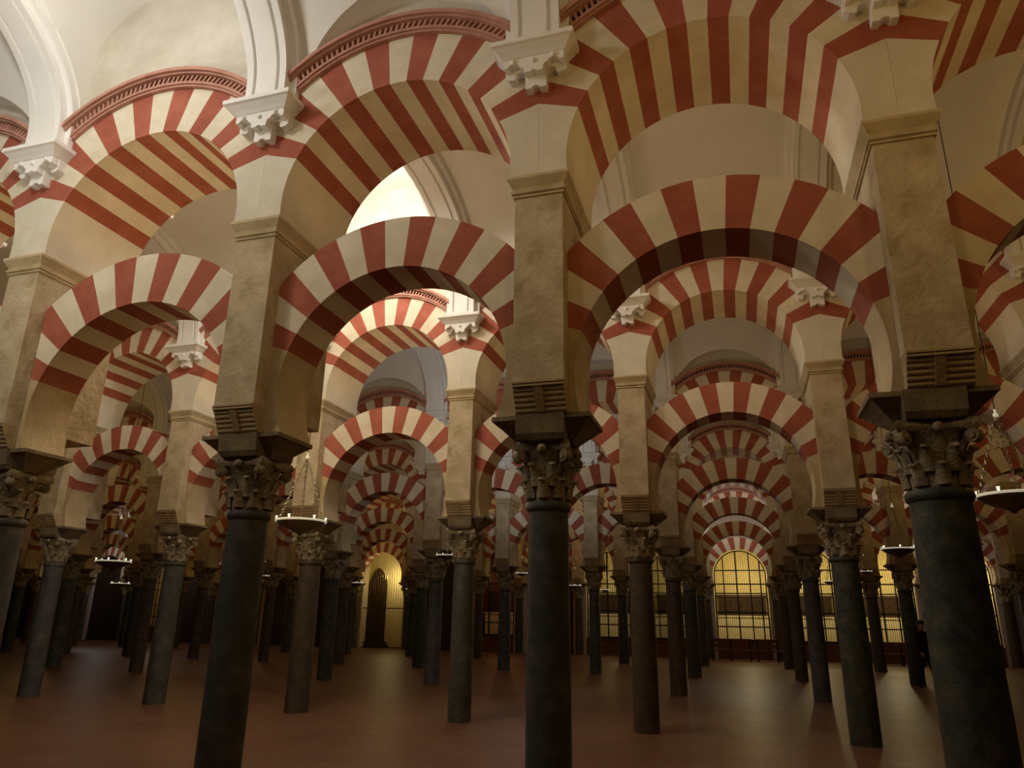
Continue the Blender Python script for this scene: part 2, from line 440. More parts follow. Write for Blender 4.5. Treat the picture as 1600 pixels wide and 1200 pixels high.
# ------------------------------------------------------------------ what is kept (things the photograph shows)
# first set: seen from the camera; second set: comes into view a step to the side
KEEP = {
    'column': ({(0, -1), (0, 0), (0, 1), (0, 2), (1, -3), (1, -2), (1, -1), (1, 0), (1, 1), (1, 2), (2, -5), (2, -4), (2, -3), (2, -2), (2, -1), (2, 0), (2, 1), (2, 2), (3, -8), (3, -7), (3, -6), (3, -5), (3, -4), (3, -3), (3, -2), (3, -1), (3, 0), (3, 1), (3, 2), (3, 3), (3, 4), (4, -10), (4, -9), (4, -8), (4, -7), (4, -5), (4, -4), (4, -3), (4, -2), (4, 0), (4, 1), (4, 2), (4, 3), (5, -11), (5, -10), (5, -8), (5, -7), (5, -5), (5, -4), (5, -2), (5, -1), (5, 1), (5, 2), (5, 4), (5, 5)},
        {(1, -4), (1, 3), (2, -6), (2, 3), (4, -6), (4, -1), (4, 4), (5, -12), (5, -9), (5, -6), (5, -3), (5, 0), (5, 3)}),
    'pier': ({(0, -1), (0, 0), (0, 1), (0, 2), (1, -3), (1, -2), (1, -1), (1, 0), (1, 1), (1, 2), (1, 3), (2, -6), (2, -5), (2, -4), (2, -2), (2, -1), (2, 1), (2, 2), (3, -8), (3, -7), (3, -6), (3, -5), (3, -4), (3, -3), (3, -2), (3, -1), (3, 0), (3, 1), (3, 2), (3, 3), (3, 4), (4, -10), (4, -9), (4, -8), (4, -7), (4, -5), (4, -4), (4, -3), (4, -2), (4, 0), (4, 1), (4, 2), (4, 3), (5, -10), (5, -9), (5, -8), (5, -4), (5, -2), (5, -1), (5, 1), (5, 2), (5, 4), (5, 5)},
        {(1, -4), (2, -3), (2, 0), (2, 3), (4, -6), (4, -1), (4, 4), (4, 5), (5, -12), (5, -7), (5, -6), (5, -3), (5, 0), (5, 3)}),
    'low': ({(0, -2), (0, -1), (0, 0), (0, 1), (0, 2), (1, -4), (1, -3), (1, -2), (1, -1), (1, 0), (1, 1), (1, 2), (2, -6), (2, -5), (2, -4), (2, -3), (2, -2), (2, -1), (2, 0), (2, 1), (2, 2), (2, 3), (3, -8), (3, -7), (3, -6), (3, -5), (3, -4), (3, -3), (3, -2), (3, -1), (3, 0), (3, 1), (3, 2), (3, 3), (4, -10), (4, -9), (4, -7), (4, -5), (4, -4), (4, -2), (4, -1), (4, 0), (4, 1), (4, 2), (4, 3), (4, 4), (5, -11), (5, -8), (5, -7), (5, -5), (5, -4), (5, -3), (5, -2), (5, -1), (5, 0), (5, 1), (5, 2), (5, 3), (5, 4)},
        {(4, -8), (4, -6), (4, -3), (5, -12), (5, -10), (5, -9), (5, -6)}),
    'up': ({(0, -2), (0, -1), (0, 0), (0, 1), (0, 2), (1, -3), (1, -2), (1, -1), (1, 0), (1, 1), (1, 2), (2, -6), (2, -5), (2, -4), (2, -2), (2, -1), (2, 0), (2, 1), (2, 2), (2, 3), (3, -7), (3, -5), (3, -4), (3, -3), (3, -2), (3, -1), (3, 0), (3, 1), (3, 2), (3, 3), (4, -9), (4, -8), (4, -4), (4, -3), (4, -2), (4, -1), (4, 0), (4, 1), (4, 2), (4, 3), (4, 4), (5, -11), (5, -5), (5, -3), (5, -2), (5, -1), (5, 1), (5, 3), (5, 4)},
        {(1, -4), (2, -3), (3, -6), (4, -6), (5, -4), (5, 0), (5, 2)}),
    'rib': ({(0, -1), (0, 0), (0, 1), (0, 2), (1, -3), (1, -2), (1, -1), (1, 0), (1, 1), (1, 2), (1, 3), (2, -4), (2, -1), (2, 1), (2, 2), (3, -6), (3, -4), (3, -2), (3, -1), (3, 0), (3, 1), (3, 2), (3, 3), (3, 4), (4, -8), (4, -3), (4, 0), (4, 3), (5, -10), (5, -4), (5, -2), (5, -1), (5, 1), (5, 2), (5, 4), (5, 5)},
        {(1, -4), (2, -3), (2, -2), (2, 0), (2, 3), (4, -1), (4, 1), (4, 2), (4, 4), (5, 0)}),
    'screen': ({(5, -12), (5, -11), (5, -9), (5, -7), (5, -6), (5, -4), (5, -2)},
        {(5, -8)}),
}
KEYS = {}
def kept(kind, r, t):
    return KEEP is None or (r, t) in KEEP[kind][0] or (r, t) in KEEP[kind][1]
ORD = ['leftmost', 'second from the left', 'third from the left', 'fourth from the left', 'fifth from the left', 'sixth from the left',
       'seventh from the left', 'eighth from the left', 'ninth from the left', 'tenth from the left', 'eleventh from the left', 'twelfth from the left',
       'thirteenth from the left', 'fourteenth from the left', 'fifteenth from the left', 'sixteenth from the left', 'seventeenth from the left', 'eighteenth from the left', 'nineteenth from the left']
def place_word(kind, r, t):
    if KEEP is None: return 'number %d' % t
    vis = sorted(tt for rr, tt in KEEP[kind][0] if rr == r)
    if t in vis: return ORD[vis.index(t)]
    return 'hidden behind nearer piers'

# ------------------------------------------------------------------ columns and piers
RAD = {(0, -1): (0.20, 'grey'), (0, 0): (0.192, 'grey'), (0, 1): (0.178, 'grey'), (0, 2): (0.218, 'green'), (0, 3): (0.2, 'green'),
       (1, -1): (0.20, 'brown'), (1, 0): (0.185, 'grey'), (1, 1): (0.19, 'brown'), (1, 2): (0.20, 'green'), (1, -2): (0.19, 'grey')}
CNAME = {'grey': 'grey marble', 'green': 'dark green speckled marble', 'brown': 'brown marble'}
for r in range(ROWS):
    t0, t1 = TR[r]
    for t in range(t0, t1 + 1):
        x, y = colx(r, t), r*B
        rad, kind = RAD.get((r, t), (random.uniform(0.175, 0.205), random.choice(['grey', 'grey', 'green', 'brown'])))
        cs = random.randrange(3)
        if r == 0: cs = {(-1): 1, 0: 1, 1: 0, 2: 2}.get(t, 1)
        if kept('column', r, t):
            c = empty('column', (x + {(0, 2): -0.05, (0, 1): -0.02}.get((r, t), 0), y + YC, 0)); KEYS[c.name] = ('column', r, t)
            tag(c, '%s column with carved capital, %s in the %s arcade' % (CNAME[kind], place_word('column', r, t), ROWNAME[r]), 'column', 'columns of the %s arcade' % ROWNAME[r])
            obj('column_shaft', shaft(rad, kind), c); cap = obj('capital', CAP[cs][0], c, rz=random.choice((0, PI/2, PI))); obj('abacus', CAP[cs][1], cap)
            obj('impost_block', IMP, c)
        if kept('pier', r, t):
            p = empty('pier', (x, y + YP, 0)); KEYS[p.name] = ('pier', r, t)
            tag(p, 'tan plastered pier with moulded cornice, %s in the %s arcade' % (place_word('pier', r, t), ROWNAME[r]), 'pier', 'piers of the %s arcade' % ROWNAME[r])
            obj('pier_shaft', PIER, p); obj('cornice', CORN, p)
            obj('roll_corbel', ROLL, p)

# ------------------------------------------------------------------ arches
for r in range(ROWS):
    t0, t1 = TR[r]
    for t in range(t0, t1):
        x = (t + 0.5)*A; y = r*B
        sx = 1.0; cx = x
        if r == 0 and t in (-2, -1):        # the bays beside the slightly displaced first column
            xa, xb = colx(r, t), colx(r, t+1); cx = (xa+xb)/2; sx = (xb-xa)/A
        if kept('low', r, t):
            o = obj('horseshoe_arch', LOWBAY.get(t, LOW) if r == 0 else LOW, loc=(cx, y + YC, 0)); o.scale.x = sx; KEYS[o.name] = ('low', r, t)
            tag(o, 'red and cream striped lower horseshoe arch, %s in the %s arcade' % (place_word('low', r, t), ROWNAME[r]), 'arch', 'lower arches of the %s arcade' % ROWNAME[r])
        if kept('up', r, t):
            u = empty('round_arch', (cx, y + YP, 0)); u.scale.x = sx; KEYS[u.name] = ('up', r, t)
            tag(u, 'red and cream striped upper round arch, %s in the %s arcade' % (place_word('up', r, t), ROWNAME[r]), 'arch', 'upper arches of the %s arcade' % ROWNAME[r])
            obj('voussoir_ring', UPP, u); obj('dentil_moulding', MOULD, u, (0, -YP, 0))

# ------------------------------------------------------------------ walls over the arches
for r in range(ROWS):
    t0, t1 = TR[r]; b = MB(); y = r*B + YP
    n = 24
    for t in range(t0, t1):
        xa, xb = colx(r, t), colx(r, t+1); cx = (xa+xb)/2; sx = (xb-xa)/A
        for i in range(n):
            u0, u1 = -A/2 + A*i/n, -A/2 + A*(i+1)/n
            za, zb = UZ + math.sqrt(1.85**2 - u0*u0), UZ + math.sqrt(1.85**2 - u1*u1)
            for s in (-1, 1):
                b.face([(cx+u0*sx, y+s*WALL_Y, za), (cx+u1*sx, y+s*WALL_Y, zb), (cx+u1*sx, y+s*WALL_Y, TOP), (cx+u0*sx, y+s*WALL_Y, TOP)])
    struct(obj('wall_' + ROWNAME[r], b.mesh('arcade_wall', [M['lunette']])))

# ------------------------------------------------------------------ vaults
TALL = {(0, -1): (8.45, 0.87), (1, -1): (8.75, 1.45)}
def vault(j):
    # nave j lies in front of arcade j
    b = MB(); yc = j*B - B/2 + YP
    t0, t1 = TR[j]; t0 = min(t0, TR[max(j-1, 0)][0]); NB = 44
    def strip(xs):
        grid = []
        for x, zl in xs:
            if zl <= ZS: lim = HALF; zl = ZS
            else: lim = HALF*math.sqrt(max(0.0, 1 - ((zl-ZS)/RISE)**2)) if zl < ZS + RISE else 0.0
            th = math.asin(lim/HALF)
            prof = [(-HALF, zl)]
            for i in range(NB+1):
                dy = HALF*math.sin(-th + 2*th*i/NB); prof.append((dy, max(barrel(dy), zl)))
            prof.append((HALF, zl))
            grid.append([b.vert(x, yc + dy, z) for dy, z in prof])
        for i in range(len(grid)-1):
            for k in range(len(grid[0])-1):
                b.f.append([grid[i][k], grid[i+1][k], grid[i+1][k+1], grid[i][k+1]]); b.m.append(0)
    for t in range(t0, t1):
        xl, xr = colx(j, t), colx(j, t+1); xc = (xl+xr)/2; w = (xr-xl)/2 - 0.35
        z0, dz = TALL.get((j, t), (ZS, 0.84))
        strip([(xl, 0), (xc-w, 0)]); strip([(xc+w, 0), (xr, 0)])
        strip([(xc + w*math.sin(PI*(i/32 - 0.5)), z0 + dz*math.cos(PI*(i/32 - 0.5))) for i in range(33)])
        if z0 > ZS:          # upright cheeks of the tall side vault
            for x in (xc-w, xc+w):
                ds = [HALF*math.sin(PI*(i/40 - 0.5)) for i in range(41)]
                for d0, d1 in zip(ds, ds[1:]):
                    za, zb = min(barrel(d0), z0), min(barrel(d1), z0)
                    if za < z0 or zb < z0: b.face([(x, yc+d0, za), (x, yc+d1, zb), (x, yc+d1, z0), (x, yc+d0, z0)])
    return struct(obj('ceiling', b.mesh('vault', [M['vault']], 28)))
for j in range(ROWS): vault(j)

# ------------------------------------------------------------------ vault ribs with their corbels
for j in range(ROWS):
    t0, t1 = TR[j]
    for t in range(t0, t1 + 1):
        if not kept('rib', j, t): continue
        q = empty('vault_rib', (colx(j, t), j*B - B/2 + YP, 0)); KEYS[q.name] = ('rib', j, t)
        tag(q, 'white panelled vault rib, %s before the %s arcade' % (place_word('rib', j, t), ROWNAME[j]), 'vault rib', 'vault ribs before the %s arcade' % ROWNAME[j])
        obj('rib_band', RIB, q)
        obj('lobed_corbel', CORB, q, loc=(0, B/2 - UY, 0))
        if j > 0: obj('lobed_corbel', CORB, q, loc=(0, -B/2 + UY, 0), rz=PI)

# ------------------------------------------------------------------ floor and outer walls
b = MB(); b.face([(-45, -16, 0), (30, -16, 0), (30, 36, 0), (-45, 36, 0)])
struct(obj('floor', b.mesh('floor', [M['floor']])))
YW = 5*B
b = MB(); b.box(-45, 30, YW+0.35, YW+0.5, 5.2, TOP)
for t in range(TR[5][0], TR[5][1]):     # spandrels round every horseshoe opening
    xc = (t+0.5)*A; n = 20
    for i in range(n):
        u0, u1 = -1.3 + 2.6*i/n, -1.3 + 2.6*(i+1)/n
        f = lambda u: LZ + math.sqrt(max(0, 1.30**2 - u*u))
        b.face([(xc+u0, YW+0.34, f(u0)), (xc+u1, YW+0.34, f(u1)), (xc+u1, YW+0.34, 5.25), (xc+u0, YW+0.34, 5.25)])
struct(obj('wall_back', b.mesh('wall_back', [M['jamb']])))
b = MB()
for t in range(TR[5][0], TR[5][1]+1):
    b.box(t*A-0.32, t*A+0.32, YW+0.0, YW+0.5, 0, 5.25)
struct(obj('wall_jambs', b.mesh('wall_jambs', [M['jamb']])))
b = MB(); b.face([(-43, -16, 0), (-43, 36, 0), (-43, 36, TOP), (-43, -16, TOP)])
struct(obj('wall_left', b.mesh('wall_left', [M['dark']])))
b = MB(); b.face([(24, -16, 0), (24, 36, 0), (24, 36, TOP), (24, -16, TOP)])
struct(obj('wall_right', b.mesh('wall_right', [M['dark']])))

# ------------------------------------------------------------------ chapels behind the rear arcade
def point(loc, energy, col, rad=0.15):
    l = bpy.data.lights.new('point_light', 'POINT'); l.energy = energy; l.color = col; l.shadow_soft_size = rad
    o = bpy.data.objects.new('point_light', l); COL.objects.link(o); o.location = loc
    o.visible_camera = False
    return o

def grille_mesh():
    f = MB()
    poly_o, poly_i = [], []
    H = 1.19
    for i in range(25):
        t = -PI/2 - 0.0 + PI*i/24
        poly_o.append((H*math.sin(t), LZ + H*math.cos(t))); poly_i.append(((H-0.05)*math.sin(t), LZ + (H-0.05)*math.cos(t)))
    poly_o = [(-H, 0.82)] + poly_o + [(H, 0.82)]; poly_i = [(-H+0.05, 0.82)] + poly_i + [(H-0.05, 0.82)]
    f.rings([[(o[0], -0.03, o[1]), (o[0], 0.03, o[1]), (i[0], 0.03, i[1]), (i[0], -0.03, i[1])] for o, i in zip(poly_o, poly_i)])
    f.box(-H, H, -0.04, 0.04, 0.76, 0.86)
    b = MB()
    def top(x): return LZ + math.sqrt(max(0.0, (H-0.02)**2 - x*x))
    def half(z): return H-0.02 if z < LZ else math.sqrt(max(0, (H-0.02)**2 - (z-LZ)**2))
    for x in (-0.75, -0.15, 0.45, 0.92): b.box(x-0.028, x+0.028, -0.02, 0.02, 0.84, top(x))
    for z in (1.42, 2.05, 2.92, 3.35, 3.98): b.box(-half(z), half(z), -0.022, 0.022, z-0.028, z+0.028)
    for k in range(-12, 13):
        x = k*0.095; b.box(x-0.007, x+0.007, -0.007, 0.007, 0.84, top(x))
    return f.mesh('frame', [M['iron']]), b.mesh('bars', [M['iron']])
GF, GB = grille_mesh()

def parapet(): 
    b = MB(); b.box(-1.22, 1.22, -0.12, 0.12, 0, 0.70); b.box(-1.23, 1.23, -0.16, 0.16, 0.70, 0.76)
    return b.mesh('parapet', [M['redwood']])
PARA = parapet()

def chapel(t, glow, col, label, grille=True, altar=True, door=False, depth=3.0, tone='chapel'):
    xc = (t+0.5)*A; y0 = YW + 0.5; y1 = y0 + depth
    b = MB()
    x0, x1 = xc-1.53, xc+1.53
    b.face([(x0, y1, 0), (x1, y1, 0), (x1, y1, 5.2), (x0, y1, 5.2)])
    b.face([(x0, y0, 0), (x0, y1, 0), (x0, y1, 5.2), (x0, y0, 5.2)])
    b.face([(x1, y0, 0), (x1, y1, 0), (x1, y1, 5.2), (x1, y0, 5.2)])
    b.face([(x0, y0, 5.2), (x1, y0, 5.2), (x1, y1, 5.2), (x0, y1, 5.2)])
    struct(obj('wall_chapel', b.mesh('wall_chapel', [M[tone]])))
    if glow: point((xc + 0.3, y0 + (0.9 if depth > 1 else 0.03), 3.7), glow, col, 0.15)
    if grille:
        g = empty('iron_grille', (xc, YW + 0.15, 0)); tag(g, label, 'grille', 'iron grilles of the lit chapels')
        obj('frame', GF, g); obj('bar_lattice', GB, g)
        o = obj('parapet', PARA, loc=(xc, YW + 0.15, 0))
        tag(o, 'low red-brown parapet under the %s' % label.split(' filling')[0].replace('black iron ', ''), 'parapet', 'parapets under the grilles')
    if altar:
        a = empty('altar', (xc, y1 - 0.45, 0))
        tag(a, 'altar with pale cloth and dark retable ledge behind the %s' % label.split(' filling')[0].replace('black iron ', ''), 'altar', 'altars in the chapels')
        q = MB(); q.box(-1.25, 1.25, -0.35, 0.40, 0, 1.86); q.box(-1.3, 1.3, -0.4, 0.42, 1.86, 1.94); obj('altar_table', q.mesh('altar_table', [M['cloth']]), a)
        q = MB(); q.box(-1.2, 1.2, 0.1, 0.40, 1.94, 2.11)
        q.rings([[(-1.15, 0.2, 2.11), (1.15, 0.2, 2.11), (1.15, 0.40, 2.11), (-1.15, 0.40, 2.11)], [(-1.15, 0.12, 2.80), (1.15, 0.12, 2.80), (1.15, 0.40, 2.80), (-1.15, 0.40, 2.80)],
                 [(-1.22, 0.06, 2.84), (1.22, 0.06, 2.84), (1.22, 0.40, 2.84), (-1.22, 0.40, 2.84)], [(-1.22, 0.06, 2.95), (1.22, 0.06, 2.95), (1.22, 0.40, 2.95), (-1.22, 0.40, 2.95)]])
        obj('retable_ledge', q.mesh('retable_ledge', [M['wood']]), a)
    return xc, y1

YEL = (1.0, 0.82, 0.42)
chapel(1, 95, YEL, 'black iron grille filling the lit central arch below the receding striped arches')
chapel(2, 90, YEL, 'black iron grille filling the lit arch just right of the central one')
chapel(3, 110, YEL, 'black iron grille filling the second lit arch right of the central one')
chapel(4, 75, YEL, 'black iron grille filling the lit arch at the far right edge')
chapel(0, 28, YEL, 'black iron grille filling the dim arch just left of the central one', tone='chapel')
chapel(-1, 42, YEL, 'black iron grille filling the second dim arch left of the central one')
chapel(-3, 30, (1, 0.5, 0.2), 'black iron grille filling the reddish arch beside the yellow doorway chapel', tone='redwood')
chapel(-10, 14, (1, 0.6, 0.2), 'black iron grille filling the dim ochre arch at the far left')
xd, yd = chapel(-5, 40, (1.0, 0.79, 0.36), '', grille=False, altar=False, depth=0.8)
# tall grille of thin bars across the yellow doorway chapel
g = empty('bar_screen', (xd, YW + 0.15, 0)); tag(g, 'tall screen of thin vertical bars across the bright yellow doorway arch', 'screen')
q = MB()
for k in range(-8, 9):
    x = k*0.14; q.box(x-0.005, x+0.005, -0.005, 0.005, 0.0, LZ + math.sqrt(max(0, 1.19**2 - x*x)))
obj('bars', q.mesh('bars', [M['brass']]), g)
for z in (0.06, 2.05):
    q = MB(); q.box(-1.2, 1.2, -0.02, 0.02, z-0.025, z+0.025); obj('rail', q.mesh('rail', [M['iron']]), g)
# pointed dark door in its back wall
d = struct(empty('door_1', (xd - 0.95, yd - 0.02, 0)))
def pointed(w, h, sp):
    p = [(-w, 0.0)]
    n = 10; R = ((h-sp)**2 + w*w)/(2*w)
    a1 = math.asin((h-sp)/R)
    for i in range(n+1):
        a = a1*i/n; p.append((-w + R - R*math.cos(a), sp + R*math.sin(a)))
    q = [(-x, z) for x, z in p[:-1]][::-1]
    return p + q
q = MB(); q.prism(pointed(0.56, 4.25, 3.2), -0.06, 0.0); obj('door_leaf', q.mesh('door_leaf', [M['wood']]), d)
q = MB()
for x in (-0.28, 0.0, 0.28): q.box(x-0.012, x+0.012, -0.09, -0.06, 0.05, 3.2)
for z in (0.7, 1.7, 2.7): q.box(-0.52, 0.52, -0.085, -0.06, z-0.03, z+0.03)
obj('door_batten', q.mesh('door_batten', [M['iron']]), d)
q = MB()
for k, (w, z0, z1) in enumerate(((1.3, 0.0, 0.15), (1.1, 0.15, 0.3))): q.box(-w/2-0.2, w/2+0.2, -0.6+0.2*k, -0.06, z0, z1)
o = obj('door_step', q.mesh('door_step', [M['wood']]), None, (xd - 0.95, yd - 0.02, 0)); tag(o, 'two dark steps below the pointed door in the yellow chapel', 'step')
# dark timber screens closing the unlit rear arches
q = MB(); q.box(-1.23, 1.23, -0.05, 0.05, 0, 0.25)
for k in range(7): q.box(-1.2 + k*0.345, -1.2 + k*0.345 + 0.33, -0.035, 0.035, 0.25, LZ - 0.4)
q.box(-1.23, 1.23, -0.06, 0.06, LZ-0.4, LZ-0.22)
n = 16
for i in range(n):
    u0, u1 = -1.2 + 2.4*i/n, -1.2 + 2.4*(i+1)/n; f = lambda u: LZ + math.sqrt(max(0, 1.215**2-u*u))
    q.rings([[(u0, -0.03, LZ-0.22), (u0, 0.03, LZ-0.22), (u0, 0.03, f(u0)), (u0, -0.03, f(u0))], [(u1, -0.03, LZ-0.22), (u1, 0.03, LZ-0.22), (u1, 0.03, f(u1)), (u1, -0.03, f(u1))]])
SCR = q.mesh('timber_screen', [M['wood']])
for t in (-12, -11, -9, -8, -7, -6, -4, -2):
    if kept('screen', 5, t):
        o = obj('timber_screen', SCR, loc=((t+0.5)*A, YW + 0.15, 0)); KEYS[o.name] = ('screen', 5, t)
        tag(o, 'dark planked timber screen closing a rear arch, %s of the unlit ones' % place_word('screen', 5, t), 'screen', 'timber screens of the unlit rear arches')

# ------------------------------------------------------------------ benches in front of the grilles
def bench(x, y, label):
    e = empty('bench', (x, y, 0)); tag(e, label, 'bench', 'wooden benches before the rear grilles')
    q = MB(); q.box(-0.9, 0.9, -0.24, 0.22, 0.42, 0.47); obj('seat', q.mesh('seat', [M['redwood']]), e)
    q = MB(); q.box(-0.9, 0.9, 0.18, 0.22, 0.55, 0.70); q.box(-0.9, 0.9, 0.18, 0.22, 0.76, 0.92); obj('backrest', q.mesh('backrest', [M['redwood']]), e)
    for sx in (-0.82, 0, 0.82):
        q = MB(); q.box(sx-0.035, sx+0.035, -0.22, -0.15, 0, 0.42); obj('leg', q.mesh('leg', [M['wood']]), e)
        q = MB(); q.box(sx-0.035, sx+0.035, 0.14, 0.22, 0, 0.92); obj('leg', q.mesh('leg', [M['wood']]), e)
bench(4.05, 29.3, 'dark wooden bench before the central lit grille, nearer its left column')
bench(6.0, 29.3, 'dark wooden bench before the central lit grille, nearer its right column')
bench(10.9, 29.3, 'dark wooden bench before the lit grille beside the walking person')

# ------------------------------------------------------------------ hanging lamps
def lamp_parts():
    d = MB()
    d.lathe([(0.012, -0.20), (0.03, -0.185), (0.045, -0.165), (0.10, -0.14), (0.20, -0.10), (0.29, -0.055), (0.34, -0.012), (0.345, 0.0), (0.33, 0.0), (0.28, -0.04), (0.18, -0.085), (0.02, -0.12)], 36)
    dish = d.mesh('dish', [M['brass']], 30)
    d = MB(); seg = 36; R = []
    for k in range(seg+1):
        a = 2*PI*k/seg; ca, sa = math.cos(a), math.sin(a)
        R.append([(r*ca, r*sa, z) for r, z in ((0.338, -0.006), (0.362, -0.008), (0.368, 0.008), (0.362, 0.022), (0.338, 0.022))])
    d.rings(R, cap0=False, cap1=False)
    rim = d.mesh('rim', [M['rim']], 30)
    d = MB(); d.lathe([(0.010, 0.0), (0.014, 0.01), (0.016, 0.035), (0.020, 0.05), (0.017, 0.05), (0.009, 0.02)], 10)
    cup = d.mesh('glass_cup', [M['cup']], 40)
    d = MB()
    H = 0.93
    p0, p1 = Vector((0.34, 0, 0.02)), Vector((0.012, 0, H))
    n = 22
    for i in range(n):          # alternating chain links
        a, c = p0.lerp(p1, i/n), p0.lerp(p1, (i+1)/n)
        dirv = (c-a).normalized(); ctr = (a+c)/2; L = (c-a).length*0.62
        side = Vector((0, 1, 0)) if i % 2 else dirv.cross(Vector((0, 1, 0)))
        ring = [tuple(ctr + dirv*L*math.cos(2*PI*k/8) + side*0.016*math.sin(2*PI*k/8)) for k in range(9)]
        d.tube(ring, 0.006, 4)
    chain = d.mesh('chain', [M['chain']], 40)
    d = MB(); d.sphere((0, 0, 0.95), 0.03, 10, 6); d.tube([(0, 0, 0.95), (0, 0, 1.02)], 0.012, 8)
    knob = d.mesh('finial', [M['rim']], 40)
    return dish, rim, cup, chain, knob
DISH, RIM, CUP, CHAIN, KNOB = lamp_parts()
def lamp(x, y, z, top, label, s=1.0):
    e = empty('hanging_lamp', (x, y, z)); e.rotation_euler.z = random.uniform(0, 2); tag(e, label, 'lamp', 'hanging brass lamps')
    ds = obj('dish', DISH, e); obj('rim', RIM, ds); obj('finial', KNOB, e)
    for k in range(3): obj('chain', CHAIN, e, rz=2*PI*k/3)
    for k in range(6):
        a = 2*PI*(k+0.5)/6; obj('glass_cup', CUP, ds, (0.345*math.cos(a), 0.345*math.sin(a), 0.02))
    q = MB(); q.tube([(0, 0, 1.0), (0, 0, (top - z)/s)], 0.006, 6)
    obj('cable', q.mesh('cable', [M['iron']]), e)
    e.scale = (s, s, s)
    return e
LAMPS = [(-1.51, 3.09, 2.96, 1.02, 'brass hanging lamp over the first aisle, right of the front grey column'),
         (7.66, 3.09, 3.05, 1.0, 'large brass hanging lamp at the right edge beside the dark green column'),
         (7.58, 9.27, 3.01, 0.86, 'brass hanging lamp left of the big dark green front column'),
         (-11.0, 9.27, 2.89, 1.2, 'brass hanging lamp at far left, the larger of two there'),
         (-22.7, 21.63, 2.88, 1.15, 'small brass hanging lamp at far left, below the larger one'),
         (-1.67, 9.27, 2.97, 0.6, 'small brass hanging lamp left of the middle front column'),
         (-10.6, 21.63, 2.93, 0.82, 'tiny brass hanging lamp just left of the yellow doorway'),
         (-1.35, 21.63, 2.85, 0.68, 'tiny brass hanging lamp just right of the middle front column'),
         (-1.28, 27.81, 2.93, 0.6, 'distant brass hanging lamp, second right of the middle front column'),
         (7.62, 21.63, 3.01, 0.6, 'tiny brass hanging lamp right of the central lit grille'),
         (7.87, 15.45, 2.97, 0.45, 'tiny brass hanging lamp between two columns right of the central grille'),
         (-1.67, 15.45, 2.94, 0.5, 'tiny brass hanging lamp just left of the middle front column shaft'),
         (-10.73, 15.45, 2.87, 0.5, 'tiny brass hanging lamp right beside the front grey column shaft'),
         (-11.0, 27.81, 2.92, 0.5, 'tiny brass hanging lamp just right of the yellow doorway')]
for x, y, z, s, lab in LAMPS:
    dy = ((y - B/2) % B); lamp(x, y, z, 9.04 if (x, y) != (-1.51, 3.09) else 10.18, lab, s)

